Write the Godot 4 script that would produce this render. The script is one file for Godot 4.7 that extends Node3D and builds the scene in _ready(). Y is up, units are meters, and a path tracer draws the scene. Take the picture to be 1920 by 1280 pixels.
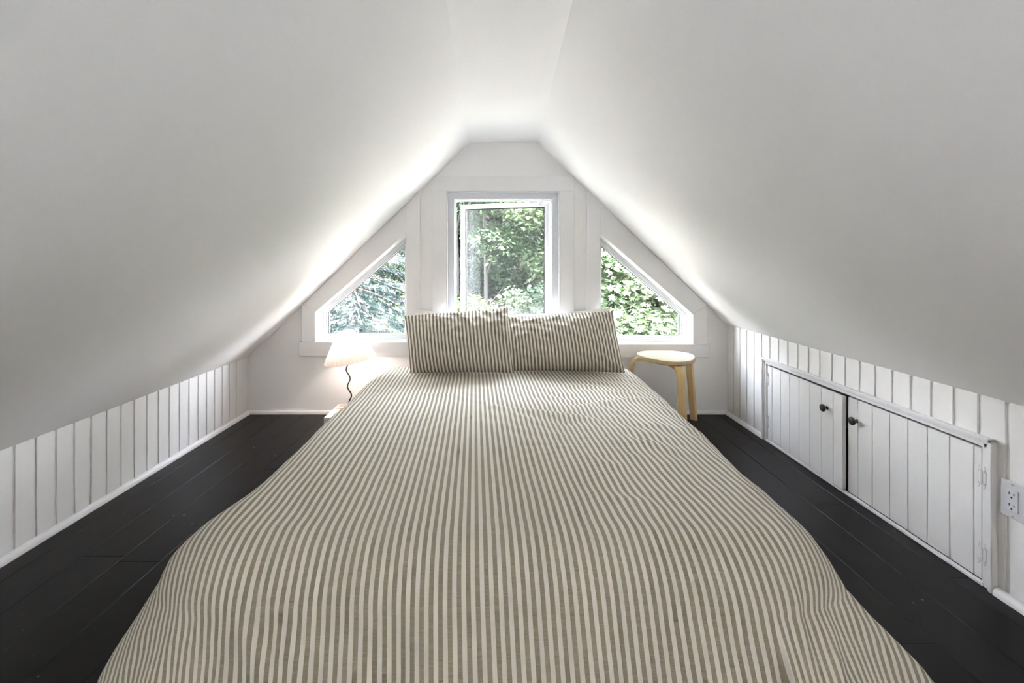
extends Node3D
# Attic bedroom: gable wall with three windows, knee walls of planks, striped bed, lamp, stool, woods outside.
const F := 853.0            # focal length in pixels of the 1920 frame
const D := 3.156            # distance from the camera to the gable wall
const VX := 935.0           # where the depth lines meet
const VY := 490.0
const EYE := 1.055
const UNIT := D / F
const XL := -1.735          # left knee wall
const XR := 1.584           # right knee wall
const ZB := 1.43            # open edge of the loft floor
const ZR := 5.0             # far wall of the open room behind
const LOW := -2.45          # floor of that room

# garden doors in the far wall below the loft: x0, x1, bottom, top at x0, top at x1
const REAR := [[-0.95, -0.03, -2.4, -0.9, -0.9], [0.03, 0.95, -2.4, -0.9, -0.9]]

var M := {}
var used := {}
var rng := RandomNumberGenerator.new()

# ------------------------------------------------------------------ helpers
func gx(px: float) -> float: return (px - VX) * UNIT
func gy(py: float) -> float: return EYE - (py - VY) * UNIT
func slope_l(x: float) -> float: return 0.396 + 0.964 * (x - XL)
func slope_r(x: float) -> float: return 0.618 + 0.957 * (XR - x)

func numbered(called: String) -> String:
	if not used.has(called):
		used[called] = 0
		return called
	used[called] += 1
	return "%s_%03d" % [called, used[called]]

func thing(called: String, label: String, category: String, at := Vector3.ZERO, group := "") -> Node3D:
	var o := Node3D.new()
	o.name = numbered(called)
	add_child(o)
	o.position = at
	o.set_meta("label", label)
	o.set_meta("category", category)
	if group: o.set_meta("group", group)
	return o

func struct(called: String, label := "", category := "") -> Node3D:
	var o := Node3D.new()
	o.name = called
	add_child(o)
	o.set_meta("kind", "structure")
	if label: o.set_meta("label", label)
	if category: o.set_meta("category", category)
	return o

func put(called: String, mesh: Mesh, m: Material, parent: Node, at := Vector3.ZERO, turn := Vector3.ZERO) -> MeshInstance3D:
	var o := MeshInstance3D.new()
	o.name = called
	o.mesh = mesh
	o.material_override = m
	o.position = at
	o.rotation = turn
	parent.add_child(o, true)
	return o

func new_st() -> SurfaceTool:
	var st := SurfaceTool.new()
	st.begin(Mesh.PRIMITIVE_TRIANGLES)
	return st

func done(st: SurfaceTool) -> ArrayMesh:
	st.generate_normals()
	return st.commit()

# a flat face of a convex body, turned away from the body's middle
func face(st: SurfaceTool, pts: Array, middle: Vector3) -> void:
	st.set_smooth_group(-1)
	var n: Vector3 = (pts[1] - pts[0]).cross(pts[2] - pts[0])
	var flip: bool = n.dot(pts[0] - middle) > 0.0
	for i in range(1, pts.size() - 1):
		var t := [pts[0], pts[i + 1], pts[i]] if flip else [pts[0], pts[i], pts[i + 1]]
		for p in t:
			st.add_vertex(p)

# box with chamfered edges
func cbox(st: SurfaceTool, c: Vector3, s: Vector3, b: float) -> void:
	var h := s / 2.0
	b = minf(b, minf(h.x, minf(h.y, h.z)) * 0.9)
	var v := func(sx: int, sy: int, sz: int, axis: int) -> Vector3:
		var k := Vector3(h.x - b, h.y - b, h.z - b)
		k[axis] = h[axis]
		return c + Vector3(sx * k.x, sy * k.y, sz * k.z)
	for sg in [-1, 1]:
		face(st, [v.call(sg, -1, -1, 0), v.call(sg, 1, -1, 0), v.call(sg, 1, 1, 0), v.call(sg, -1, 1, 0)], c)
		face(st, [v.call(-1, sg, -1, 1), v.call(1, sg, -1, 1), v.call(1, sg, 1, 1), v.call(-1, sg, 1, 1)], c)
		face(st, [v.call(-1, -1, sg, 2), v.call(1, -1, sg, 2), v.call(1, 1, sg, 2), v.call(-1, 1, sg, 2)], c)
		for sh in [-1, 1]:
			face(st, [v.call(sg, sh, -1, 0), v.call(sg, sh, 1, 0), v.call(sg, sh, 1, 1), v.call(sg, sh, -1, 1)], c)
			face(st, [v.call(sg, -1, sh, 0), v.call(sg, 1, sh, 0), v.call(sg, 1, sh, 2), v.call(sg, -1, sh, 2)], c)
			face(st, [v.call(-1, sg, sh, 1), v.call(1, sg, sh, 1), v.call(1, sg, sh, 2), v.call(-1, sg, sh, 2)], c)
			for si in [-1, 1]:
				face(st, [v.call(sg, sh, si, 0), v.call(sg, sh, si, 1), v.call(sg, sh, si, 2)], c)

func box_mesh(s: Vector3, b := 0.002, c := Vector3.ZERO) -> ArrayMesh:
	var st := new_st()
	cbox(st, c, s, b)
	return done(st)

# convex outline in x, y pulled from z0 (back) to z1 (front), front edge chamfered
func prism(st: SurfaceTool, poly: Array, z0: float, z1: float, b := 0.0) -> void:
	var n := poly.size()
	var mid := Vector2.ZERO
	for p in poly: mid += p / n
	var inset := []
	for i in n:
		var a: Vector2 = poly[(i + n - 1) % n]
		var p: Vector2 = poly[i]
		var c: Vector2 = poly[(i + 1) % n]
		var n1 := (p - a).normalized().orthogonal()
		if n1.dot(mid - p) < 0: n1 = -n1
		var n2 := (c - p).normalized().orthogonal()
		if n2.dot(mid - p) < 0: n2 = -n2
		inset.append(p + (n1 + n2) * (b / maxf(0.3, 1.0 + n1.dot(n2))))
	var m := Vector3(mid.x, mid.y, (z0 + z1) / 2)
	var back := []
	var rim := []
	var front := []
	for i in n:
		back.append(Vector3(poly[i].x, poly[i].y, z0))
		rim.append(Vector3(poly[i].x, poly[i].y, z1 - b))
		front.append(Vector3(inset[i].x, inset[i].y, z1))
	face(st, back, m)
	face(st, front, m)
	for i in n:
		var j := (i + 1) % n
		face(st, [back[i], back[j], rim[j], rim[i]], m)
		if b > 0.0: face(st, [rim[i], rim[j], front[j], front[i]], m)

func prism_mesh(poly: Array, z0: float, z1: float, b := 0.0) -> ArrayMesh:
	var st := new_st()
	prism(st, poly, z0, z1, b)
	return done(st)

# outline of four-sided hoop between two outlines with as many corners: a frame
func hoop(st: SurfaceTool, outer: Array, inner: Array, z0: float, z1: float, b := 0.0) -> void:
	var n := outer.size()
	for i in n:
		var j := (i + 1) % n
		prism(st, [outer[i], outer[j], inner[j], inner[i]], z0, z1, b)

# grid of points (rows of nu) with smooth normals
func grid_mesh(pos: PackedVector3Array, uv: PackedVector2Array, nu: int, nv: int, flip := false, closed_u := false) -> ArrayMesh:
	var nor := PackedVector3Array()
	nor.resize(pos.size())
	for j in nv:
		for i in nu:
			var i0 := maxi(i - 1, 0)
			var i1 := mini(i + 1, nu - 1)
			if closed_u:
				if i == 0: i0 = nu - 2
				if i == nu - 1: i1 = 1
			var du := pos[j * nu + i1] - pos[j * nu + i0]
			var dv := pos[mini(j + 1, nv - 1) * nu + i] - pos[maxi(j - 1, 0) * nu + i]
			var n := du.cross(dv)
			n = n.normalized() if n.length_squared() > 1e-20 else Vector3.ZERO
			nor[j * nu + i] = -n if flip else n
	for j in nv:
		for i in nu:
			if nor[j * nu + i] == Vector3.ZERO:   # a pole: take the normal of the next row
				nor[j * nu + i] = nor[(j + 1 if j < nv - 1 and nor[mini(j + 1, nv - 1) * nu + i] != Vector3.ZERO else j - 1) * nu + i]
	var idx := PackedInt32Array()
	for j in nv - 1:
		for i in nu - 1:
			var a := j * nu + i
			if flip: idx.append_array([a, a + 1, a + nu + 1, a, a + nu + 1, a + nu])
			else: idx.append_array([a, a + nu + 1, a + 1, a, a + nu, a + nu + 1])
	var arr := []
	arr.resize(Mesh.ARRAY_MAX)
	arr[Mesh.ARRAY_VERTEX] = pos
	arr[Mesh.ARRAY_NORMAL] = nor
	arr[Mesh.ARRAY_TEX_UV] = uv
	arr[Mesh.ARRAY_INDEX] = idx
	var am := ArrayMesh.new()
	am.add_surface_from_arrays(Mesh.PRIMITIVE_TRIANGLES, arr)
	return am

# round profile (radius, height) turned about y
func lathe(profile: Array, n := 40, waves := 0, depth := 0.0) -> ArrayMesh:
	var pos := PackedVector3Array()
	var uv := PackedVector2Array()
	for j in profile.size():
		for i in n + 1:
			var a := TAU * i / n
			var r: float = profile[j].x
			if waves > 0: r += depth * (1.0 - 2.0 * absf(fposmod(a / TAU * waves, 1.0) * 2.0 - 1.0)) * r / 0.15
			pos.append(Vector3(cos(a) * r, profile[j].y, sin(a) * r))
			uv.append(Vector2(float(i) / n, float(j) / profile.size()))
	return grid_mesh(pos, uv, n + 1, profile.size(), true, true)

# tube along points
func tube(pts: Array, radii: Array, n := 10) -> ArrayMesh:
	var pos := PackedVector3Array()
	var uv := PackedVector2Array()
	var side := Vector3.RIGHT
	for j in pts.size():
		var t: Vector3 = (pts[mini(j + 1, pts.size() - 1)] - pts[maxi(j - 1, 0)]).normalized()
		side = (side - t * side.dot(t))
		if side.length() < 0.01: side = Vector3(0.3, 0.2, 0.9) - t * Vector3(0.3, 0.2, 0.9).dot(t)
		side = side.normalized()
		var up := t.cross(side)
		for i in n + 1:
			var a := TAU * i / n
			pos.append(pts[j] + (side * cos(a) + up * sin(a)) * float(radii[j]))
			uv.append(Vector2(float(i) / n, float(j) / pts.size()))
	return grid_mesh(pos, uv, n + 1, pts.size(), false, true)

# flat band (w wide along side, th thick) bent along points
func strap(pts: Array, side: Vector3, w: float, th: float) -> ArrayMesh:
	var pos := PackedVector3Array()
	var uv := PackedVector2Array()
	var sec := [Vector2(-.5, -.38), Vector2(-.46, -.5), Vector2(.46, -.5), Vector2(.5, -.38), Vector2(.5, .38), Vector2(.46, .5), Vector2(-.46, .5), Vector2(-.5, .38), Vector2(-.5, -.38)]
	for j in pts.size():
		var t: Vector3 = (pts[mini(j + 1, pts.size() - 1)] - pts[maxi(j - 1, 0)]).normalized()
		var up := t.cross(side).normalized()
		for i in sec.size():
			pos.append(pts[j] + side * float(sec[i].x) * w + up * float(sec[i].y) * th)
			uv.append(Vector2(i / 8.0, float(j) / pts.size()))
	var st := new_st()
	var k := sec.size()
	st.set_smooth_group(-1)
	for j in pts.size() - 1:
		for i in k - 1:
			var a := j * k + i
			for q in [a, a + k + 1, a + 1, a, a + k, a + k + 1]:
				st.set_uv(uv[q])
				st.add_vertex(pos[q])
	for j in [0, pts.size() - 1]:
		for i in range(1, k - 2):
			for q in ([0, i + 1, i] if j else [0, i, i + 1]):
				st.set_uv(uv[j * k + q])
				st.add_vertex(pos[j * k + q])
	return done(st)

# ------------------------------------------------------------------ materials
func paint(c: Color, rough := 0.6, spec := 0.5) -> StandardMaterial3D:
	var m := StandardMaterial3D.new()
	m.albedo_color = c
	m.roughness = rough
	m.metallic_specular = spec
	return m

func noise_tex(freq: float, seed_: int, lo: Color, hi: Color, size := 512, type := FastNoiseLite.TYPE_SIMPLEX, oct := 4) -> NoiseTexture2D:
	var n := FastNoiseLite.new()
	n.seed = seed_
	n.frequency = freq
	n.noise_type = type
	n.fractal_octaves = oct
	var t := NoiseTexture2D.new()
	t.width = size
	t.height = size
	t.seamless = true
	t.noise = n
	var g := Gradient.new()
	g.set_color(0, lo)
	g.set_color(1, hi)
	t.color_ramp = g
	return t

func bumpy(m: StandardMaterial3D, t: Texture2D, cm: float, scale: float) -> StandardMaterial3D:
	m.heightmap_enabled = true
	m.heightmap_texture = t
	m.heightmap_scale = cm
	m.uv1_triplanar = true
	m.uv1_world_triplanar = true
	m.uv1_scale = Vector3.ONE * scale
	return m

func stripe_textures(size: int, light: Color, dark: Color) -> Array:
	# eight stripes across, woven; the dark ones crinkled across their length
	var w := size
	var h := size
	var per := size / 8.0
	var im := Image.create(w, h, false, Image.FORMAT_RGB8)
	var hm := Image.create(w, h, false, Image.FORMAT_RGB8)
	var n1 := FastNoiseLite.new()
	n1.seed = 5
	n1.frequency = 0.02
	var n2 := FastNoiseLite.new()
	n2.seed = 9
	n2.frequency = 0.09
	for y in h:
		for x in w:
			var p := fposmod(x / per, 1.0)
			var edge := 0.018
			var k := smoothstep(0.0, edge, p) * (1.0 - smoothstep(0.5, 0.5 + edge, p))
			var weave := 0.5 + 0.5 * sin(x * TAU / 8.0) * sin(y * TAU / 8.0)
			var ang := TAU * y / h
			var cr := n1.get_noise_3d(x * 0.35, 160.0 * cos(ang), 160.0 * sin(ang)) * 1.3
			var cf := n2.get_noise_3d(floorf(x / 64.0) * 9.0 + x * 0.02, 160.0 * cos(ang), 160.0 * sin(ang))
			var c := light.lerp(dark, k)
			var t := 1.0 + (weave - 0.5) * 0.05 + k * cf * 0.17
			im.set_pixel(x, y, Color(c.r * t, c.g * t, c.b * t))
			var hh := clampf(0.5 + 0.10 * (weave - 0.5) + k * (0.32 * cf + 0.2 * cr) + (1.0 - k) * 0.08 * cr, 0, 1)
			hm.set_pixel(x, y, Color(hh, hh, hh))
	return [ImageTexture.create_from_image(im), ImageTexture.create_from_image(hm)]

func wood_tex(a: Color, b: Color, seed_: int) -> ImageTexture:
	var im := Image.create(256, 512, false, Image.FORMAT_RGB8)
	var n := FastNoiseLite.new()
	n.seed = seed_
	n.frequency = 0.03
	for y in 512:
		for x in 256:
			var v := 0.5 + 0.5 * n.get_noise_2d(x * 1.6, y * 0.08)
			v = 0.6 * v + 0.4 * (0.5 + 0.5 * sin(x * 0.5 + 6.0 * n.get_noise_2d(x * 0.3, y * 0.05)))
			im.set_pixel(x, y, a.lerp(b, v))
	return ImageTexture.create_from_image(im)

func floor_tex() -> ImageTexture:
	# nearly black brown paint, faint brush grain, sparse pale paint flecks and scuffs
	var im := Image.create(1024, 1024, false, Image.FORMAT_RGB8)
	var n := FastNoiseLite.new()
	n.seed = 21
	n.frequency = 0.02
	for y in 1024:
		for x in 1024:
			var v := 0.5 + 0.5 * n.get_noise_2d(x * 2.0, y * 0.1)
			im.set_pixel(x, y, Color(0.060, 0.046, 0.049).lerp(Color(0.080, 0.065, 0.068), v))
	var r := RandomNumberGenerator.new()
	r.seed = 77
	for k in 46:
		var cx := r.randi_range(4, 1019)
		var cy := r.randi_range(4, 1019)
		var s := r.randi_range(1, 2)
		var l := r.randf_range(0.28, 0.62)
		for i in range(-s, s + 1):
			for j in range(-s, s + 1):
				if i * i + j * j <= s * s + r.randi_range(-1, 1):
					im.set_pixel(cx + i, cy + j, Color(l, l * 0.97, l * 0.93))
	return ImageTexture.create_from_image(im)

func make_materials() -> void:
	var soft := noise_tex(0.02, 8, Color(0.2, 0.2, 0.2), Color(0.8, 0.8, 0.8))
	M.wall = paint(Color(0.955, 0.95, 0.94), 0.75, 0.3)
	M.board = paint(Color(0.935, 0.93, 0.92), 0.5, 0.4)
	M.trim = paint(Color(0.93, 0.925, 0.92), 0.42, 0.45)
	M.vinyl = paint(Color(0.845, 0.85, 0.86), 0.32, 0.5)
	M.gasket = paint(Color(0.06, 0.07, 0.07), 0.6)
	M.glass = paint(Color(0.9, 0.95, 0.95, 0.006), 0.0)
	M.glass.transparency = BaseMaterial3D.TRANSPARENCY_ALPHA
	M.dusty_glass = paint(Color(0.93, 0.95, 0.95, 0.022), 0.02)
	M.dusty_glass.transparency = BaseMaterial3D.TRANSPARENCY_ALPHA
	M.floor = paint(Color.WHITE, 0.34, 0.26)
	M.floor.albedo_texture = floor_tex()
	M.floor.uv1_triplanar = true
	M.floor.uv1_world_triplanar = true
	M.floor.uv1_scale = Vector3.ONE * 0.6
	M.floor.heightmap_enabled = true
	M.floor.heightmap_texture = soft
	M.floor.heightmap_scale = 0.05
	M.under = paint(Color(0.08, 0.075, 0.07), 0.9)
	M.pale_floor = paint(Color(0.75, 0.72, 0.68), 0.4)
	M.gravel = paint(Color.WHITE, 1.0, 0.1)
	M.gravel.albedo_texture = noise_tex(0.2, 61, Color(0.40, 0.395, 0.375), Color(0.53, 0.522, 0.50), 512)
	M.gravel.uv1_triplanar = true
	M.gravel.uv1_world_triplanar = true
	M.gravel.uv1_scale = Vector3.ONE * 0.7
	M.patio = paint(Color(0.75, 0.76, 0.78), 0.9)
	M.shell = paint(Color(0.5, 0.48, 0.46), 0.9)
	var s := stripe_textures(1024, Color(0.94, 0.92, 0.88), Color(0.62, 0.59, 0.51))
	M.stripe = paint(Color.WHITE, 0.85, 0.25)
	M.stripe.albedo_texture = s[0]
	M.stripe.heightmap_enabled = true
	M.stripe.heightmap_texture = s[1]
	M.stripe.heightmap_scale = 0.12
	M.stripe.rim_enabled = true
	M.stripe.rim = 0.25
	var sp := stripe_textures(512, Color(0.90, 0.875, 0.825), Color(0.50, 0.465, 0.40))
	M.ticking = paint(Color.WHITE, 0.85, 0.25)
	M.ticking.albedo_texture = sp[0]
	M.ticking.heightmap_enabled = true
	M.ticking.heightmap_texture = sp[1]
	M.ticking.heightmap_scale = 0.1
	M.linen = paint(Color(0.93, 0.925, 0.915), 0.85, 0.25)
	M.dark_metal = paint(Color(0.16, 0.155, 0.15), 0.42, 0.5)
	M.bronze = paint(Color(0.20, 0.16, 0.14), 0.4, 0.5)
	M.bronze.metallic = 0.6
	M.shade = paint(Color(0.97, 0.955, 0.94), 0.7, 0.3)
	M.shade.backlight_enabled = true
	M.shade.backlight = Color(0.8, 0.78, 0.765)
	M.shade.cull_mode = BaseMaterial3D.CULL_DISABLED
	M.bulb = paint(Color(1, 0.95, 0.9), 0.3)
	M.bulb.emission_enabled = true
	M.bulb.emission = Color(1.0, 0.93, 0.89)
	M.bulb.emission_energy_multiplier = 4.0
	M.birch = paint(Color.WHITE, 0.45, 0.4)
	M.birch.albedo_texture = wood_tex(Color(0.90, 0.79, 0.58), Color(0.84, 0.71, 0.50), 4)
	M.birch_top = paint(Color(0.68, 0.64, 0.55), 0.3, 0.5)
	M.birch_edge = paint(Color.WHITE, 0.5)
	M.birch_edge.albedo_texture = wood_tex(Color(0.80, 0.70, 0.54), Color(0.70, 0.60, 0.45), 6)
	M.plate = paint(Color(0.83, 0.83, 0.84), 0.4)
	M.slot = paint(Color(0.12, 0.12, 0.12), 0.6)
	M.paper = paint(Color(0.93, 0.91, 0.90), 0.6)
	M.navy = paint(Color(0.10, 0.10, 0.16), 0.5)
	M.orange = paint(Color(0.84, 0.60, 0.48), 0.5)
	M.bark = bumpy(paint(Color(0.11, 0.098, 0.09), 0.95), noise_tex(0.03, 12, Color(0.1, 0.1, 0.1), Color.WHITE), 1.5, 1.2)
	M.bark_grey = bumpy(paint(Color(0.23, 0.22, 0.21), 0.95), noise_tex(0.03, 13, Color(0.1, 0.1, 0.1), Color.WHITE), 1.0, 1.2)
	M.leaf = paint(Color.WHITE, 0.5, 0.3)
	M.leaf.vertex_color_use_as_albedo = true
	M.leaf.backlight_enabled = true
	M.leaf.backlight = Color(0.55, 0.62, 0.45)
	M.leaf.cull_mode = BaseMaterial3D.CULL_DISABLED
	M.needle = paint(Color.WHITE, 0.6, 0.2)
	M.needle.vertex_color_use_as_albedo = true
	M.needle.cull_mode = BaseMaterial3D.CULL_DISABLED
	M.ground = paint(Color.WHITE, 1.0, 0.1)
	M.ground.albedo_texture = noise_tex(0.02, 31, Color(0.25, 0.25, 0.235), Color(0.34, 0.36, 0.33), 512)
	M.ground.uv1_triplanar = true
	M.ground.uv1_world_triplanar = true
	M.ground.uv1_scale = Vector3.ONE * 0.25

# ------------------------------------------------------------------ the room
func wall_with_openings(openings: Array, z0: float, z1: float) -> ArrayMesh:
	# each opening: x0, x1, bottom, top at x0, top at x1
	var cuts := [-2.95, -0.2, 0.27, 3.0]
	for o in openings:
		cuts.append(o[0])
		cuts.append(o[1])
	cuts.sort()
	var top := func(x: float) -> float: return minf(minf(slope_l(x), slope_r(x)) + 0.07, 1.98)
	var st := new_st()
	for i in cuts.size() - 1:
		var a: float = cuts[i]
		var b: float = cuts[i + 1]
		if b - a < 0.001: continue
		var hits := []
		for o in openings:
			if o[0] < (a + b) / 2 and (a + b) / 2 < o[1]: hits.append(o)
		hits.sort_custom(func(p, q): return p[2] < q[2])
		var ya := -2.65
		var yb := -2.65
		for o in hits:
			prism(st, [Vector2(a, ya), Vector2(b, yb), Vector2(b, o[2]), Vector2(a, o[2])], z0, z1)
			ya = lerpf(o[3], o[4], (a - o[0]) / (o[1] - o[0]))
			yb = lerpf(o[3], o[4], (b - o[0]) / (o[1] - o[0]))
		prism(st, [Vector2(a, ya), Vector2(b, yb), Vector2(b, maxf(top.call(b), -0.75)), Vector2(a, maxf(top.call(a), -0.75))], z0, z1)
	return done(st)

func build_shell() -> void:
	var g := struct("wall_back", "white gable wall at the head of the bed", "wall")
	var lw := [gx(593), gx(763), gy(640), gy(585), gy(437.5)]
	var cw := [gx(838), gx(1049), gy(640), gy(359), gy(359)]
	var rw := [gx(1124), gx(1297), gy(644), gy(437.5), gy(589)]
	put("plaster", wall_with_openings([lw, cw, rw], -D - 0.18, -D), M.wall, g)
	var r := struct("wall_rear", "white gable wall of the open room behind the loft", "wall")
	put("plaster", wall_with_openings(REAR, ZR, ZR + 0.15), M.wall, r)
	# roof slopes: thick slabs running the length of the room
	var l := struct("ceiling_slope_left", "white plastered roof slope over the left side", "ceiling")
	var t := 0.14
	var y0 := -0.75
	var xa := XL + (y0 - 0.396) / 0.964
	put("plaster", prism_mesh([Vector2(xa, y0), Vector2(0.02, slope_l(0.02)), Vector2(0.02, slope_l(0.02) + t * 1.4), Vector2(xa - 0.02, y0 + t * 1.4)], -D - 0.6, ZR + 0.6), M.wall, l)
	var q := struct("ceiling_slope_right", "white plastered roof slope over the right side", "ceiling")
	var xb := XR + (0.618 - y0) / 0.957
	put("plaster", prism_mesh([Vector2(xb, y0), Vector2(0.05, slope_r(0.05)), Vector2(0.05, slope_r(0.05) + t * 1.4), Vector2(xb + 0.02, y0 + t * 1.4)], -D - 0.6, ZR + 0.6), M.wall, q)
	# level strip of ceiling, rising a little towards the rear
	var c := struct("ceiling", "narrow white strip of ceiling at the ridge", "ceiling")
	var st := new_st()
	var zf := -D - 0.17
	var zr := ZR + 0.1
	var rise := 0.0155 * (zr + D)
	var yf := 1.876
	var pts := [Vector3(-0.2, yf, zf), Vector3(0.27, yf, zf), Vector3(0.27 - rise / 0.957, yf + rise, zr), Vector3(-0.2 + rise / 0.964, yf + rise, zr)]
	var low := []
	for p in pts: low.append(p)
	var high := []
	for p in low: high.append(p + Vector3(0, 0.05, 0))
	var mid: Vector3 = (low[0] + low[2] + high[1] + high[3]) / 4.0
	face(st, low, mid)
	face(st, high, mid)
	for i in 4: face(st, [low[i], low[(i + 1) % 4], high[(i + 1) % 4], high[i]], mid)
	put("plaster", done(st), M.wall, c)

	# the open room below and behind
	var ll := struct("wall_lower_left", "white left wall of the open room below the loft", "wall")
	put("plaster", box_mesh(Vector3(0.15, 2.0, ZR + D + 0.33), 0.0, Vector3(xa - 0.03, -1.65, (ZR - D) / 2 - 0.01)), M.wall, ll)
	var lr := struct("wall_lower_right", "white right wall of the open room below the loft", "wall")
	put("plaster", box_mesh(Vector3(0.15, 2.0, ZR + D + 0.33), 0.0, Vector3(xb + 0.03, -1.65, (ZR - D) / 2 - 0.01)), M.wall, lr)
	var lf := struct("floor_lower", "pale wooden floor of the open room below the loft", "floor")
	put("boards", box_mesh(Vector3(6.1, 0.15, ZR + D + 0.33), 0.0, Vector3((xa + xb) / 2, LOW - 0.075, (ZR - D) / 2)), M.pale_floor, lf)

func build_floor() -> void:
	var f := struct("floor", "near black painted floorboards running towards the gable", "floor")
	put("subfloor", box_mesh(Vector3(4.6, 0.16, ZB + D + 0.05), 0.0, Vector3(0, -0.1, (ZB - D) / 2 - 0.02)), M.under, f)
	var w := 0.15
	var variants := {}
	var k := 0
	var x := -1.34 - 3 * w
	rng.seed = 11
	while x < XR + 0.02:
		var joint := -rng.randf_range(0.4, 2.6)
		if k == 2: joint = -1.63
		var spans := [[-D - 0.01, joint - 0.0006], [joint + 0.0006, ZB]]
		for s in spans:
			var a := maxf(x + 0.0009, XL - 0.015)
			var b := minf(x + w - 0.0009, XR + 0.015)
			if b - a < 0.01: continue
			put("floorboard", box_mesh(Vector3(b - a, 0.018, s[1] - s[0]), 0.0012), M.floor, f, Vector3((a + b) / 2, -0.009 - rng.randf() * 0.0007, (s[0] + s[1]) / 2))
		x += w
		k += 1

func build_knee_walls() -> void:
	# left: planks with square gaps between them
	var l := struct("wall_left", "low white plank knee wall on the left", "wall")
	put("backing", box_mesh(Vector3(0.03, 0.5, D + ZB), 0.0, Vector3(XL - 0.0205, 0.2, (ZB - D) / 2)), M.board, l)
	var pitch := 0.0767
	var pm := box_mesh(Vector3(0.012, 0.43, pitch - 0.0105), 0.0015)
	var z := -D + 0.006
	z = -1.6285 - 19 * pitch
	while z < ZB - pitch:
		put("plank", pm, M.board, l, Vector3(XL - 0.006, 0.215, z + pitch / 2))
		z += pitch
	# right
	var r := struct("wall_right", "low white plank knee wall on the right", "wall")
	for q in [[-D, -2.69, -0.04, 0.68], [-2.69, -1.465, 0.475, 0.68], [-1.465, ZB, -0.04, 0.68]]:
		put("backing", box_mesh(Vector3(0.03, q[3] - q[2], q[1] - q[0]), 0.0, Vector3(XR + 0.0205, (q[2] + q[3]) / 2, (q[0] + q[1]) / 2)), M.board, r)
	var pr := 0.0827
	var full := box_mesh(Vector3(0.012, 0.65, pr - 0.0115), 0.0015)
	var short := box_mesh(Vector3(0.012, 0.17, pr - 0.0115), 0.0015)
	var dd := 1.4164 + 21 * pr
	while dd > -ZB + pr:
		var mid := dd - pr / 2
		if mid > 1.47 and mid < 2.66:
			put("plank", short, M.board, r, Vector3(XR + 0.006, 0.48 + 0.085, -mid))
		else:
			put("plank", full, M.board, r, Vector3(XR + 0.006, 0.325, -mid))
		dd -= pr
	# quarter-round shoe moulding
	var runs := {
		"baseboard_left": [Vector3(XL, 0, -D), Vector3(XL, 0, ZB), Vector3(1, 0, 0)],
		"baseboard_back": [Vector3(XL, 0, -D), Vector3(XR, 0, -D), Vector3(0, 0, 1)],
		"baseboard_right": [Vector3(XR, 0, -D), Vector3(XR, 0, -2.716), Vector3(-1, 0, 0)],
		"baseboard_right_near": [Vector3(XR, 0, -1.44), Vector3(XR, 0, ZB), Vector3(-1, 0, 0)],
	}
	for key in runs:
		var o := struct(key, {"baseboard_left": "white quarter-round moulding along the left knee wall", "baseboard_back": "white quarter-round moulding along the gable wall", "baseboard_right": "white quarter-round moulding in the far right corner", "baseboard_right_near": "white quarter-round moulding beyond the cupboard doors"}[key], "moulding")
		var a: Vector3 = runs[key][0]
		var b: Vector3 = runs[key][1]
		var n: Vector3 = runs[key][2]
		var pos := PackedVector3Array()
		var uv := PackedVector2Array()
		var steps := int(a.distance_to(b) / 0.05) + 2
		var ns := FastNoiseLite.new()
		ns.seed = 40
		ns.frequency = 6.0
		for i in steps:
			var p := a.lerp(b, float(i) / (steps - 1))
			var s := 1.0 + 0.09 * ns.get_noise_3d(p.x, 0, p.z)
			for q in [[0.0, 0.024], [0.007, 0.0235], [0.014, 0.020], [0.018, 0.014], [0.02, 0.007], [0.02, 0.0]]:
				pos.append(p + n * (q[0] * s) + Vector3(0, q[1] * s, 0))
				uv.append(Vector2.ZERO)
		put("moulding", grid_mesh(pos, uv, 6, steps, n.cross(b - a).y < 0), M.trim, o)

# the long axis of things on the right wall is depth: local x = towards the camera, local y = up, local z = into the room
func on_right(parent: Node3D) -> void:
	parent.position = Vector3(XR, 0, 0)
	parent.rotation.y = -PI / 2

func hinge(parent: Node3D, at: Vector3, k: int) -> void:
	var h := Node3D.new()
	h.name = "hinge"
	parent.add_child(h, true)
	h.position = at
	for s in [-1, 1]:
		var st := new_st()
		cbox(st, Vector3(s * 0.009, 0, 0.001), Vector3(0.012, 0.036, 0.002), 0.0006)
		for e in [-1, 1]:
			prism(st, [Vector2(s * 0.004, e * 0.018), Vector2(s * 0.014, e * 0.018), Vector2(s * 0.0105, e * 0.027), Vector2(s * 0.0115, e * 0.031), Vector2(s * 0.009, e * 0.036), Vector2(s * 0.0065, e * 0.031)], 0.0, 0.0022)
		put("leaf", done(st), M.trim, h)
		for e in [-1, 1]:
			put("screw", lathe([Vector2(0.003, 0), Vector2(0.003, 0.001), Vector2(0.0018, 0.0022), Vector2(0.0, 0.0024)], 10), M.trim, h, Vector3(s * 0.009, e * 0.021, 0.0018), Vector3(PI / 2, 0, 0))
	put("pin", lathe([Vector2(0.0, -0.026), Vector2(0.0035, -0.024), Vector2(0.002, -0.021), Vector2(0.0036, -0.018), Vector2(0.0036, 0.018), Vector2(0.002, 0.021), Vector2(0.0035, 0.024), Vector2(0.0, 0.026)], 10), M.trim, h, Vector3(0, 0, 0.003))

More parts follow.
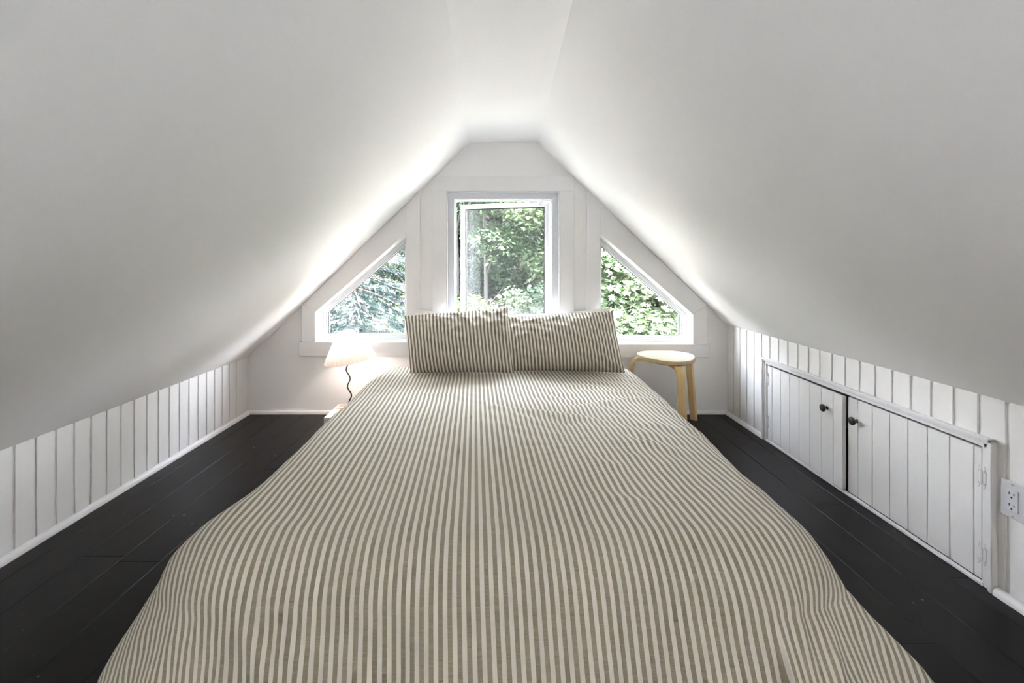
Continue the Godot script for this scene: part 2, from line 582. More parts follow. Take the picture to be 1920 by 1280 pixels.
func knob(parent: Node3D, at: Vector3) -> void:
	put("knob", lathe([Vector2(0.0, 0.0), Vector2(0.009, 0.0), Vector2(0.009, 0.002), Vector2(0.005, 0.004), Vector2(0.0045, 0.014), Vector2(0.008, 0.017), Vector2(0.017, 0.018), Vector2(0.018, 0.021), Vector2(0.0172, 0.025), Vector2(0.012, 0.0275), Vector2(0.0, 0.028)], 28), M.dark_metal, parent, at, Vector3(PI / 2, 0, 0))

func build_cupboard() -> void:
	# moulded frame
	var f := struct("trim_1", "white moulded frame around the two low cupboard doors", "frame")
	on_right(f)
	var a := -2.712
	var b := -1.443
	var top := 0.487
	var st := new_st()
	for k in [[0.0, 0.012, 0.022], [0.012, 0.020, 0.016], [0.020, 0.034, 0.011]]:
		cbox(st, Vector3((a + b) / 2, top - (k[0] + k[1]) / 2, k[2] / 2), Vector3(b - a - 2 * k[0], k[1] - k[0], k[2]), 0.002)
	put("head_moulding", done(st), M.trim, f)
	for s in [[a, 1.0], [b, -1.0]]:
		st = new_st()
		for k in [[0.0, 0.012, 0.022], [0.012, 0.020, 0.016], [0.020, 0.034, 0.011]]:
			cbox(st, Vector3(s[0] + s[1] * (k[0] + k[1]) / 2, (top - k[0]) / 2, k[2] / 2), Vector3(k[1] - k[0], top - k[0], k[2]), 0.002)
		put("side_moulding", done(st), M.trim, f)
	put("sill", box_mesh(Vector3(b - a - 0.068, 0.012, 0.014), 0.002, Vector3((a + b) / 2, 0.006, 0.007)), M.trim, f)
	# doors: planks with fine grooves
	var lo := 0.0145
	var hi := 0.443
	var d1 := struct("door_1", "white plank cupboard door standing slightly ajar, farther from the camera", "door")
	on_right(d1)
	d1.position = Vector3(XR, 0, -2.672)
	d1.rotation.y = -PI / 2
	# pivot at the far hinge; the free edge stands a little into the room
	d1.rotate_y(deg_to_rad(-1.5))
	plank_door(d1, 0.0, 0.602, lo, hi, [0.044, 0.127, 0.209, 0.290, 0.375, 0.461, 0.542], -0.012)
	knob(d1, Vector3(0.502, 0.357, 0.004))
	hinge(d1, Vector3(0.0, 0.365, 0.0055), 0)
	hinge(d1, Vector3(0.0, 0.115, 0.0055), 1)
	var d2 := struct("door_2", "white plank cupboard door beside the wall socket, nearer the camera", "door")
	on_right(d2)
	plank_door(d2, -2.062, -1.489, lo, hi, [-2.004, -1.927, -1.8416, -1.7595, -1.679, -1.5966, -1.515], -0.014)
	knob(d2, Vector3(-2.01, 0.35, 0.002))
	hinge(d2, Vector3(-1.4805, 0.355, 0.0115), 2)
	hinge(d2, Vector3(-1.4805, 0.105, 0.0115), 3)

func plank_door(parent: Node3D, x0: float, x1: float, lo: float, hi: float, cuts: Array, zback: float) -> void:
	var xs := [x0] + cuts + [x1]
	for i in xs.size() - 1:
		var w: float = xs[i + 1] - xs[i] - 0.0022
		put("plank", box_mesh(Vector3(w, hi - lo, 0.014), 0.0016), M.board, parent, Vector3((xs[i] + xs[i + 1]) / 2, (lo + hi) / 2, zback + 0.009))
	put("batten", box_mesh(Vector3(x1 - x0 - 0.002, hi - lo - 0.004, 0.004), 0.0005), M.board, parent, Vector3((x0 + x1) / 2, (lo + hi) / 2, zback))

func build_socket() -> void:
	var o := thing("wall_socket", "grey white double socket plate on the right knee wall", "socket", Vector3.ZERO)
	o.position = Vector3(XR, 0.3205, -1.3975)
	o.rotation.y = -PI / 2
	put("plate", box_mesh(Vector3(0.07, 0.1135, 0.006), 0.0025, Vector3(0, 0, 0.003)), M.plate, o)
	put("insert", box_mesh(Vector3(0.034, 0.067, 0.003), 0.001, Vector3(0, 0, 0.0072)), M.vinyl, o)
	for s in [-1, 1]:
		var c := Vector3(0, s * 0.0175, 0.0087)
		put("slot", box_mesh(Vector3(0.0024, 0.008, 0.0006), 0.0001), M.slot, o, c + Vector3(-0.0065, 0.003, 0))
		put("slot", box_mesh(Vector3(0.0024, 0.0065, 0.0006), 0.0001), M.slot, o, c + Vector3(0.0065, 0.003, 0))
		put("earth_hole", lathe([Vector2(0.0, 0.0), Vector2(0.0026, 0.0), Vector2(0.0026, 0.0004), Vector2(0.0, 0.0005)], 12), M.slot, o, c + Vector3(0, -0.0085, 0), Vector3(PI / 2, 0, 0))
		put("screw", lathe([Vector2(0.0035, 0), Vector2(0.0032, 0.0012), Vector2(0.0, 0.0016)], 14), M.plate, o, Vector3(0, s * 0.0485, 0.0058), Vector3(PI / 2, 0, 0))
		put("screw_slot", box_mesh(Vector3(0.005, 0.0009, 0.0005), 0.0001), M.slot, o, Vector3(0, s * 0.0485, 0.0074), Vector3(0, 0, 0.2))

# ------------------------------------------------------------------ windows
func inset_poly(poly: Array, by: float) -> Array:
	var n := poly.size()
	var mid := Vector2.ZERO
	for p in poly: mid += p / n
	var out := []
	for i in n:
		var a: Vector2 = poly[(i + n - 1) % n]
		var p: Vector2 = poly[i]
		var c: Vector2 = poly[(i + 1) % n]
		var n1 := (p - a).normalized().orthogonal()
		if n1.dot(mid - p) < 0: n1 = -n1
		var n2 := (c - p).normalized().orthogonal()
		if n2.dot(mid - p) < 0: n2 = -n2
		out.append(p + (n1 + n2) * (by / maxf(0.15, 1.0 + n1.dot(n2))))
	return out

func fixed_light(w: Node3D, open_: Array) -> void:
	# stepped white frame deep in the opening, dark gasket, pane
	var steps := [[0.0, 0.013, -D - 0.090], [0.013, 0.027, -D - 0.097], [0.027, 0.037, -D - 0.105]]
	for s in steps:
		var st := new_st()
		hoop(st, inset_poly(open_, s[0]), inset_poly(open_, s[1]), -D - 0.15, s[2], 0.0015)
		put("frame", done(st), M.vinyl, w)
	var sg := new_st()
	hoop(sg, inset_poly(open_, 0.036), inset_poly(open_, 0.040), -D - 0.135, -D - 0.122)
	put("gasket", done(sg), M.gasket, w)
	put("pane", prism_mesh(inset_poly(open_, 0.036), -D - 0.1301, -D - 0.13), M.glass, w)

func build_windows() -> void:
	var p := 0.02
	var z0 := -D - 0.004
	# left trapezoid
	var w1 := struct("window_1", "sloping white window on the left, behind the lamp", "window")
	var o1 := [Vector2(gx(593), gy(640)), Vector2(gx(763), gy(640)), Vector2(gx(763), gy(437.5)), Vector2(gx(593), gy(585))]
	fixed_light(w1, o1)
	put("casing_board", prism_mesh([Vector2(gx(763), gy(640)), Vector2(gx(788), gy(640)), Vector2(gx(788), slope_l(gx(788)) - 0.002), Vector2(gx(763), slope_l(gx(763)) - 0.002)], z0, -D + p, 0.002), M.trim, w1)
	put("casing_board", prism_mesh([Vector2(gx(568), gy(640)), Vector2(gx(593), gy(640)), Vector2(gx(593), gy(585)), Vector2(gx(568), slope_l(gx(568)) - 0.002)], z0, -D + p, 0.002), M.trim, w1)
	put("casing_board", prism_mesh([Vector2(gx(568), slope_l(gx(568)) - 0.002), Vector2(gx(593), gy(585)), Vector2(gx(763), gy(437.5)), Vector2(gx(763), slope_l(gx(763)) - 0.002)], z0, -D + p, 0.002), M.trim, w1)
	put("apron", prism_mesh([Vector2(gx(563), gy(666)), Vector2(gx(792), gy(666)), Vector2(gx(792), gy(640)), Vector2(gx(563), gy(640))], z0, -D + p + 0.006, 0.003), M.trim, w1)
	# right trapezoid
	var w3 := struct("window_3", "sloping white window on the right, behind the stool", "window")
	var o3 := [Vector2(gx(1124), gy(644)), Vector2(gx(1297), gy(644)), Vector2(gx(1297), gy(589)), Vector2(gx(1124), gy(437.5))]
	fixed_light(w3, o3)
	put("casing_board", prism_mesh([Vector2(gx(1099), gy(644)), Vector2(gx(1124), gy(644)), Vector2(gx(1124), slope_r(gx(1124)) - 0.002), Vector2(gx(1099), slope_r(gx(1099)) - 0.002)], z0, -D + p, 0.002), M.trim, w3)
	put("casing_board", prism_mesh([Vector2(gx(1297), gy(644)), Vector2(gx(1323), gy(644)), Vector2(gx(1323), slope_r(gx(1323)) - 0.002), Vector2(gx(1297), gy(589))], z0, -D + p, 0.002), M.trim, w3)
	put("casing_board", prism_mesh([Vector2(gx(1323), slope_r(gx(1323)) - 0.002), Vector2(gx(1297), gy(589)), Vector2(gx(1124), gy(437.5)), Vector2(gx(1124), slope_r(gx(1124)) - 0.002)], z0, -D + p, 0.002), M.trim, w3)
	put("apron", prism_mesh([Vector2(gx(1095), gy(669)), Vector2(gx(1327.5), gy(669)), Vector2(gx(1327.5), gy(644)), Vector2(gx(1095), gy(644))], z0, -D + p + 0.006, 0.003), M.trim, w3)
	# casement in the middle, swung a little outwards
	var w2 := struct("window_2", "tall white casement window in the middle, swung slightly open", "window")
	put("casing_board", prism_mesh([Vector2(gx(811), gy(680)), Vector2(gx(838), gy(680)), Vector2(gx(838), gy(359)), Vector2(gx(811), gy(359))], z0, -D + p, 0.002), M.trim, w2)
	put("casing_board", prism_mesh([Vector2(gx(1049), gy(680)), Vector2(gx(1076), gy(680)), Vector2(gx(1076), gy(359)), Vector2(gx(1049), gy(359))], z0, -D + p, 0.002), M.trim, w2)
	put("casing_board", prism_mesh([Vector2(gx(811), gy(359)), Vector2(gx(1076), gy(359)), Vector2(gx(1076), slope_r(gx(1076)) - 0.002), Vector2(gx(1074), gy(332)), Vector2(gx(814), gy(332)), Vector2(gx(811), slope_l(gx(811)) - 0.002)], z0, -D + p, 0.002), M.trim, w2)
	put("casing_board", prism_mesh([Vector2(gx(838), gy(680)), Vector2(gx(1049), gy(680)), Vector2(gx(1049), gy(640)), Vector2(gx(838), gy(640))], z0, -D + p, 0.002), M.trim, w2)
	var o2 := [Vector2(gx(838), gy(640)), Vector2(gx(1049), gy(640)), Vector2(gx(1049), gy(359)), Vector2(gx(838), gy(359))]
	for s in [[0.0, 0.006, -D + 0.023, 0.02], [0.006, 0.050, -D - 0.012, 0.12], [0.050, 0.055, -D - 0.050, 0.12]]:
		var st := new_st()
		hoop(st, inset_poly(o2, s[0]), inset_poly(o2, s[1]), -D - s[3] if s[3] > 0.1 else -D - 0.012, s[2], 0.002)
		put("frame", done(st), M.vinyl, w2)
	# sash, hinged on the right
	var sash := Node3D.new()
	sash.name = "sash"
	w2.add_child(sash)
	var hx: float = gx(1049) - 0.052
	sash.position = Vector3(hx, 0, -D - 0.145)
	sash.rotation.y = -deg_to_rad(15.0)
	var sw: float = gx(1049) - gx(838) - 0.104
	var sp := [Vector2(-sw, gy(640) + 0.054), Vector2(0, gy(640) + 0.054), Vector2(0, gy(359) - 0.054), Vector2(-sw, gy(359) - 0.054)]
	var s1 := new_st()
	hoop(s1, sp, inset_poly(sp, 0.034), -0.02, 0.02, 0.003)
	put("sash_frame", done(s1), M.vinyl, sash)
	var s2 := new_st()
	hoop(s2, inset_poly(sp, 0.033), inset_poly(sp, 0.041), -0.012, 0.008)
	put("gasket", done(s2), M.gasket, sash)
	put("pane", prism_mesh(inset_poly(sp, 0.034), -0.0001, 0.0), M.dusty_glass, sash)
	# clips for an insect screen in the top corners, catch at the lower left
	for px in [866.0, 1015.5]:
		var sc := new_st()
		var c := Vector2(gx(px), gy(379.5))
		var so := [c + Vector2(-0.013, -0.013), c + Vector2(0.013, -0.013), c + Vector2(0.013, 0.013), c + Vector2(-0.013, 0.013)]
		hoop(sc, so, inset_poly(so, 0.006), -D - 0.05, -D - 0.035, 0.001)
		put("screen_clip", done(sc), M.vinyl, w2)
	var ca := new_st()
	cbox(ca, Vector3(gx(846), gy(579), -D - 0.010), Vector3(0.013, 0.085, 0.006), 0.002)
	put("catch_plate", done(ca), M.vinyl, w2)
	var cl := new_st()
	cbox(cl, Vector3(gx(845), gy(574), -D - 0.003), Vector3(0.006, 0.06, 0.010), 0.002)
	put("catch_lever", done(cl), M.vinyl, w2)
	# broad window in the wall behind the camera
	var w4 := struct("window_4", "white glazed garden doors in the far wall below the loft", "window")
	for r in REAR:
		var o4 := [Vector2(r[0], r[2]), Vector2(r[1], r[2]), Vector2(r[1], r[4]), Vector2(r[0], r[3])]
		var s4 := new_st()
		hoop(s4, o4, inset_poly(o4, 0.06), ZR + 0.03, ZR + 0.1, 0.003)
		put("frame", done(s4), M.vinyl, w4)
		put("pane", prism_mesh(inset_poly(o4, 0.055), ZR + 0.0649, ZR + 0.065), M.glass, w4)

# ------------------------------------------------------------------ bed
const TOP := 0.365
func seg_dist(p: Vector2, a: Vector2, b: Vector2) -> float:
	var t := clampf((p - a).dot(b - a) / (b - a).length_squared(), 0.0, 1.0)
	return p.distance_to(a.lerp(b, t))

func side_of(p: Vector2, a: Vector2, b: Vector2) -> float:
	return (b - a).normalized().cross(p - a)

func top_pt(px: float, py: float) -> Vector2:
	var d := (EYE - TOP) * F / (py - VY)
	return Vector2((px - VX) / F * d, d)

func foot_pt(px: float, py: float) -> Vector2:
	var h := (py - VY) * 1.045 / F - (EYE - TOP)
	return Vector2((px - VX) / F * 1.045, 1.19 - (h + 0.065))

func build_bed() -> void:
	var bed := thing("bed", "low double bed under the striped duvet", "bed", Vector3(0.035, 0, -2.08))
	put("base", box_mesh(Vector3(1.48, 0.14, 1.9), 0.01, Vector3(0, 0.07, 0)), M.birch, bed)
	put("mattress", box_mesh(Vector3(1.50, 0.195, 1.94), 0.05, Vector3(0, 0.238, 0)), M.linen, bed)
	# duvet: a cloth sheet laid over the mattress; cloth coordinates are x and distance from the camera
	var xl := -0.686
	var xr := 0.752
	var df := 1.19
	var dh := 2.95
	var rc := 0.11
	var emax := 0.42
	var n1 := FastNoiseLite.new()
	n1.seed = 4
	n1.frequency = 2.2
	n1.fractal_octaves = 3
	var n2 := FastNoiseLite.new()
	n2.seed = 14
	n2.frequency = 9.0
	n2.fractal_octaves = 2
	var creases := [
		[[Vector2(770, 738), Vector2(850, 742), Vector2(905, 755), Vector2(965, 780), Vector2(1030, 800)], 0.007, 0.018],
		[[Vector2(905, 765), Vector2(1000, 775), Vector2(1090, 783), Vector2(1180, 800)], 0.008, 0.02],
		[[Vector2(1060, 765), Vector2(1160, 752), Vector2(1240, 750)], 0.007, 0.02],
		[[Vector2(1090, 735), Vector2(1180, 738), Vector2(1225, 742)], 0.006, 0.018],
		[[Vector2(1070, 850), Vector2(1130, 868), Vector2(1200, 880)], 0.008, 0.022],
		[[Vector2(1120, 925), Vector2(1210, 945), Vector2(1270, 975)], 0.008, 0.025],
		[[Vector2(1210, 915), Vector2(1290, 940)], 0.006, 0.02],
		[[Vector2(990, 880), Vector2(1080, 892)], 0.004, 0.02],
		[[Vector2(1150, 830), Vector2(1260, 835)], 0.006, 0.022],
	]
	var lines := []
	for c in creases:
		var pl := []
		for q in c[0]: pl.append(top_pt(q.x, q.y))
		lines.append([pl, c[1], c[2] * 1.5])
	for c in [
		[[Vector2(440, 1120), Vector2(465, 1180), Vector2(505, 1290)], 0.013, 0.03],
		[[Vector2(525, 1170), Vector2(570, 1290)], 0.011, 0.026],
		[[Vector2(1490, 1090), Vector2(1506, 1160), Vector2(1512, 1290)], 0.012, 0.026],
		[[Vector2(1600, 1190), Vector2(1585, 1250), Vector2(1565, 1300)], 0.014, 0.028],
		[[Vector2(1250, 1120), Vector2(1258, 1210)], 0.003, 0.02],
	]:
		var pl := []
		for q in c[0]: pl.append(foot_pt(q.x, q.y))
		lines.append([pl, c[1], c[2]])
	var step := 0.0075
	var x0 := xl - emax
	var x1 := xr + emax + 0.04
	var nu := int((x1 - x0) / step) + 1
	var nv := int((dh - df + emax) / step) + 1
	var pos := PackedVector3Array()
	var uv := PackedVector2Array()
	var nrm := PackedVector3Array()
	for j in nv:
		for i in nu:
			var cx := x0 + (x1 - x0) * i / (nu - 1)
			var cd := df - emax + (dh - df + emax) * j / (nv - 1)
			var shift := 0.035 * smoothstep(1.4, 2.8, cd)
			var wide := 1.0 - smoothstep(1.12, 1.55, cd)
			var r := lerpf(0.11, 0.155, wide)
			var q := Vector2(clampf(cx, xl - 0.045 * wide + rc, xr + shift - 0.015 * wide - rc), maxf(cd, df + rc))
			var v := Vector2(cx, cd) - q
			var pn := pow(pow(absf(v.x), 4.0) + pow(absf(v.y), 4.0), 0.25)
			var e := pn - rc
			var p: Vector3
			var n := Vector3.UP
			var low := n1.get_noise_2d(cx, cd * 0.8)
			if e <= 0.0:
				p = Vector3(cx, TOP, -cd)
			else:
				var b := q + v * (rc / pn)
				var dir := v.normalized()
				var corner := absf(dir.x * dir.y) * 2.0
				e = minf(e, emax * 1.04)
				var o: float
				var g: float
				var bend := r * 1.38
				if e < bend:
					o = r * sin(e / r)
					g = r * (1.0 - cos(e / r))
					n = Vector3(dir.x * sin(e / r), cos(e / r), -dir.y * sin(e / r))
				else:
					var lean := 0.10 + (0.46 if dir.x > 0.0 else 0.20) * (1.0 - smoothstep(0.9, 2.3, cd)) + 0.16 * corner
					var rest := e - bend
					o = r * sin(1.38) + rest * lean
					g = r * (1.0 - cos(1.38)) + rest * sqrt(1.0 - lean * lean)
					n = Vector3(dir.x, lean, -dir.y).normalized()
				# hanging folds grow towards the hem
				var along := b.x * 1.0 + b.y * 1.0 + atan2(dir.x, -dir.y) * 0.12
				var hem := smoothstep(0.1, emax, e)
				o += hem * (0.012 + 0.016 * corner) * sin(along * 19.0 + 2.0 * n1.get_noise_1d(along * 2.0))
				p = Vector3(b.x + dir.x * o, TOP - g, -(b.y + dir.y * o))
			var up := 0.010 * low + 0.0022 * n2.get_noise_2d(cx, cd)
			# the mattress edge shows as a soft swell
			up += 0.006 * sin(clampf((cd - df) / 1.9, 0, 1) * PI)
			# rumples running across the head half
			var rumple := smoothstep(1.35, 1.9, cd) * smoothstep(-0.45, 0.15, cx)
			up += rumple * 0.0042 * sin((cd + cx * 0.38) * TAU / 0.125 + 4.0 * n1.get_noise_2d(cx * 1.3 + 7.0, cd)) * (0.45 + n1.get_noise_2d(cx * 1.1, cd * 1.1 + 9.0))
			var at := Vector2(cx, cd)
			for l in lines:
				var pl: Array = l[0]
				var w: float = l[2]
				var best := 9.0
				var sg := 1.0
				var ends := 1.0
				for k in pl.size() - 1:
					var a: Vector2 = pl[k]
					var b2: Vector2 = pl[k + 1]
					if absf(cx - (a.x + b2.x) / 2) > 0.35 or absf(cd - (a.y + b2.y) / 2) > 0.3: continue
					var sd := seg_dist(at, a, b2)
					if sd < best:
						best = sd
						sg = signf(side_of(at, a, b2))
						ends = minf(smoothstep(-0.04, 0.14, at.distance_to(pl[0]) - sd), smoothstep(-0.04, 0.14, at.distance_to(pl[-1]) - sd))
				if best > w * 3.0: continue
				var x := best * sg / w
				# a rounded ridge with a valley along one side
				up += l[1] * ends * (exp(-x * x) - 0.7 * exp(-pow((x - 1.3) / 0.9, 2.0)))
			p += n * up
			p.y = maxf(p.y, 0.006)
			pos.append(p)
			uv.append(Vector2((cx + 0.053 * cd) / (0.0215 * 8.0), cd / (0.0215 * 8.0)))
	var duvet := put("duvet", grid_mesh(pos, uv, nu, nv, false), M.stripe, self)
	duvet.set_meta("label", "taupe and cream striped duvet draped over the low bed")
	duvet.set_meta("category", "duvet")

# pillow from four corners (bottom left, bottom right, top right, top left), fat towards the middle
func pillow(called: String, label: String, group: String, c: Array, thick: float, m: Material, seed_: int, ears: float, crease: float) -> void:
	var nu := 72
	var nv := 52
	var ns := FastNoiseLite.new()
	ns.seed = seed_
	ns.frequency = 3.5
	ns.fractal_octaves = 3
	var nf := FastNoiseLite.new()
	nf.seed = seed_ + 50
	nf.frequency = 14.0
	var foot: Vector3 = (c[0] + c[1]) / 2.0
	var nn: Vector3 = ((c[1] - c[0]) as Vector3).cross(c[3] - c[0]).normalized()
	var wide: float = (c[1] - c[0]).length()
	var whole := ArrayMesh.new()
	for sgn in [1.0, -1.0]:
		var pos := PackedVector3Array()
		var uv := PackedVector2Array()
		for j in nv + 1:
			for i in nu + 1:
				var u := sin((float(i) / nu * 2.0 - 1.0) * PI / 2.0)
				var v := sin((float(j) / nv * 2.0 - 1.0) * PI / 2.0)
				# sides drawn in between the corners
				var ub := u * (1.0 - ears * (1.0 - v * v))
				var vb := v * (1.0 - ears * 1.4 * (1.0 - u * u))
				var p: Vector3 = (c[0] as Vector3).lerp(c[1], ub * 0.5 + 0.5).lerp((c[3] as Vector3).lerp(c[2], ub * 0.5 + 0.5), vb * 0.5 + 0.5)
				var t := pow(maxf(0.0, (1.0 - pow(absf(u), 2.2)) * (1.0 - pow(absf(v), 2.2))), 0.6)
				var rim := minf(1.0, t * 3.0)
				var wr := ns.get_noise_2d(u * 0.9 + v * 0.25, v * 0.8 + sgn) * 0.02 + nf.get_noise_2d(u * 0.8, v * 0.5 + sgn * 3.0) * 0.004
				# gathers running in from the corners
				var ca := absf(absf(u) - absf(v)) * 5.0
				wr += crease * exp(-ca * ca) * smoothstep(0.35, 0.85, absf(u * v)) * sin(16.0 * (absf(u) - absf(v)) + seed_)
				p += nn * sgn * (t * thick * (1.0 if sgn > 0 else 0.6) + wr * rim)
				# fuller at the bottom
				if sgn > 0: p += nn * 0.5 * thick * t * (1.0 - v) * 0.5
				pos.append(p - foot)
				uv.append(Vector2((u * 0.5 + 0.5) * wide / (0.0215 * 8.0), v * 0.22 / (0.0215 * 8.0)))
		whole.add_surface_from_arrays(Mesh.PRIMITIVE_TRIANGLES, grid_mesh(pos, uv, nu + 1, nv + 1, sgn < 0).surface_get_arrays(0))
	var o := put(numbered(called), whole, m, self, foot)
	o.set_meta("label", label)
	o.set_meta("category", "pillow")
	o.set_meta("group", group)

func pp(px: float, py: float, d: float) -> Vector3:
	return Vector3((px - VX) / F * d, EYE - (py - VY) / F * d, -d)

func build_pillows() -> void:
	pillow("pillow", "white pillow behind the striped pillow nearest the lamp", "white pillows against the wall", [pp(778, 680, 3.06), pp(950, 680, 3.06), pp(956, 597, 3.085), pp(777, 579, 3.085)], 0.04, M.linen, 3, 0.03, 0.0)
	pillow("pillow", "white pillow behind the striped pillow nearest the stool", "white pillows against the wall", [pp(972, 680, 3.06), pp(1146, 680, 3.06), pp(1144, 577, 3.085), pp(962, 590, 3.085)], 0.04, M.linen, 5, 0.03, 0.0)
	pillow("striped_pillow", "striped pillow with a raised corner, nearest the lamp", "striped pillows at the head of the bed", [pp(769, 700, 2.77), pp(963, 699, 2.77), pp(952, 576, 2.95), pp(758, 592, 2.955)], 0.12, M.ticking, 21, 0.022, 0.012)
	pillow("striped_pillow", "striped pillow leaning at the stool's side of the bed", "striped pillows at the head of the bed", [pp(957, 695, 2.835), pp(1173, 699, 2.77), pp(1149, 583, 2.955), pp(946, 593, 3.0)], 0.12, M.ticking, 27, 0.022, 0.012)

# ------------------------------------------------------------------ lamp, books, stool
func build_lamp() -> void:
	var bx := Vector3(-0.955, 0, -2.9)
	var book := thing("book", "dark navy book at the bottom of the stack by the bed", "book", Vector3(-0.977, 0.0, -2.915), "books under the lamp")
	put("cover", box_mesh(Vector3(0.185, 0.052, 0.25), 0.002, Vector3(0, 0.026, 0)), M.navy, book)
	put("pages", box_mesh(Vector3(0.181, 0.044, 0.246), 0.001, Vector3(0.004, 0.026, 0.001)), M.paper, book)
	var book2 := thing("book", "white covered book on top of the stack under the lamp", "book", Vector3(-0.977, 0.0525, -2.915), "books under the lamp")
	put("cover", box_mesh(Vector3(0.19, 0.048, 0.26), 0.003, Vector3(0, 0.024, 0)), M.paper, book2)
	put("spine", box_mesh(Vector3(0.004, 0.042, 0.255), 0.001, Vector3(-0.0945, 0.022, 0)), M.navy, book2)
	var leaflet := thing("leaflet", "small orange leaflet lying beside the lamp foot", "leaflet", Vector3(-1.022, 0.101, -2.985))
	put("sheet", box_mesh(Vector3(0.06, 0.003, 0.08), 0.0005, Vector3(0, 0.0015, 0)), M.orange, leaflet)
	put("label_strip", box_mesh(Vector3(0.05, 0.0006, 0.025), 0.0001, Vector3(0.0, 0.0033, 0.018)), M.paper, leaflet)

	var lamp := thing("table_lamp", "lit table lamp with a tilted pleated white shade and wavy stem", "lamp", Vector3(-0.942, 0.1008, -2.9))
	put("foot", lathe([Vector2(0.0, 0.0), Vector2(0.072, 0.0), Vector2(0.075, 0.003), Vector2(0.073, 0.008), Vector2(0.02, 0.014), Vector2(0.009, 0.02), Vector2(0.0, 0.021)], 40), M.bronze, lamp)
	var pts := []
	var rad := []
	for i in 61:
		var t := i / 60.0
		var y := 0.012 + t * 0.335
		var k := smoothstep(0.0, 0.12, t) * (1.0 - 0.5 * smoothstep(0.85, 1.0, t))
		pts.append(Vector3(-0.016 * t - 0.010 + 0.010 * (1 - t) + k * 0.0105 * sin(y / 0.108 * TAU + 1.9), y, 0.0))
		rad.append(0.0042)
	put("stem", tube(pts, rad, 10), M.bronze, lamp)
	var head := Vector3(-0.026, 0.0, 0.0)
	var holder := put("socket", lathe([Vector2(0.0, 0.37), Vector2(0.014, 0.37), Vector2(0.016, 0.375), Vector2(0.016, 0.41), Vector2(0.012, 0.415), Vector2(0.0, 0.415)], 20), M.dark_metal, lamp, head + Vector3(0, -0.04, 0))
	put("bulb", lathe([Vector2(0.0, 0.412), Vector2(0.012, 0.414), Vector2(0.016, 0.424), Vector2(0.027, 0.444), Vector2(0.029, 0.458), Vector2(0.024, 0.474), Vector2(0.012, 0.485), Vector2(0.0, 0.488)], 20), M.bulb, holder)
	var prof := []
	for i in 13:
		var t := i / 12.0
		prof.append(Vector2(lerpf(0.158, 0.044, t) + 0.006 * sin(t * PI), lerpf(-0.092, 0.094, t)))
	for i in 13:
		var t := 1.0 - i / 12.0
		prof.append(Vector2(lerpf(0.1565, 0.0425, t) + 0.006 * sin(t * PI), lerpf(-0.092, 0.094, t)))
	var sh := put("shade", lathe(prof, 384, 64, 0.0022), M.shade, lamp, Vector3(-0.018, 0.42, 0.0), Vector3(0.05, 0, deg_to_rad(8.0)))
	var ring := []
	var rr := []
	for i in 25:
		ring.append(Vector3(cos(TAU * i / 24.0) * 0.016, 0.0, sin(TAU * i / 24.0) * 0.016))
		rr.append(0.0015)
	put("shade_ring", tube(ring, rr, 6), M.dark_metal, sh, Vector3(-0.012, 0.002, 0))
	var light := OmniLight3D.new()
	light.name = "bulb_light"
	light.position = head + Vector3(0, 0.415, 0)
	light.light_color = Color(1.0, 0.955, 0.935)
	light.light_energy = 0.036
	light.light_size = 0.03
	light.omni_range = 8.0
	light.omni_attenuation = 2.0
	light.shadow_enabled = true
	lamp.add_child(light)

func build_stool() -> void:
	var h := 0.455
	var s := thing("stool", "birch three-legged stool with a pale rounded seat beside the bed", "stool", Vector3(1.075, 0, -2.905))
	var rows := [[0.0, -0.026], [0.97, -0.026], [0.995, -0.023], [1.0, -0.018], [1.0, -0.006], [0.995, -0.002], [0.985, 0.0]]
	var outline := func(a: float) -> float: return 0.176 + 0.012 * cos(3.0 * (a - PI / 2))
	var pos := PackedVector3Array()
	var uv := PackedVector2Array()
	for k in rows.size():
		for i in 73:
			var a := TAU * i / 72.0
			var r: float = outline.call(a) * rows[k][0]
			pos.append(Vector3(cos(a) * r, h + rows[k][1], sin(a) * r))
			uv.append(Vector2(i / 18.0, k * 0.02))
	var seat := put("seat", grid_mesh(pos, uv, 73, rows.size(), true, true), M.birch_edge, s)
	pos = PackedVector3Array()
	uv = PackedVector2Array()
	for k in 3:
		for i in 73:
			var a := TAU * i / 72.0
			var r: float = outline.call(a) * [0.985, 0.98, 0.0][k]
			pos.append(Vector3(cos(a) * r, h + [0.0, 0.0008, 0.0008][k], sin(a) * r))
			uv.append(Vector2(cos(a) * r * 3, sin(a) * r * 3))
	put("seat_surface", grid_mesh(pos, uv, 73, 3, true, true), M.birch_top, seat)
	for k in 3:
		var a := PI / 2 + TAU * k / 3.0   # +z is towards the camera
		var dir := Vector3(cos(a), 0, sin(a))
		var side := Vector3(-sin(a), 0, cos(a))
		var pts := []
		for i in 4: pts.append(dir * lerpf(0.06, 0.166, i / 3.0) + Vector3(0, h - 0.037, 0))
		for i in range(1, 9):
			var t := i / 8.0 * 1.45
			pts.append(dir * (0.166 + 0.055 * sin(t)) + Vector3(0, h - 0.037 - 0.055 * (1 - cos(t)), 0))
		var last: Vector3 = pts[-1]
		var foot := dir * 0.262
		for i in range(1, 9): pts.append(last.lerp(foot, i / 8.0))
		put("leg", strap(pts, side, 0.046, 0.022), M.birch, s)

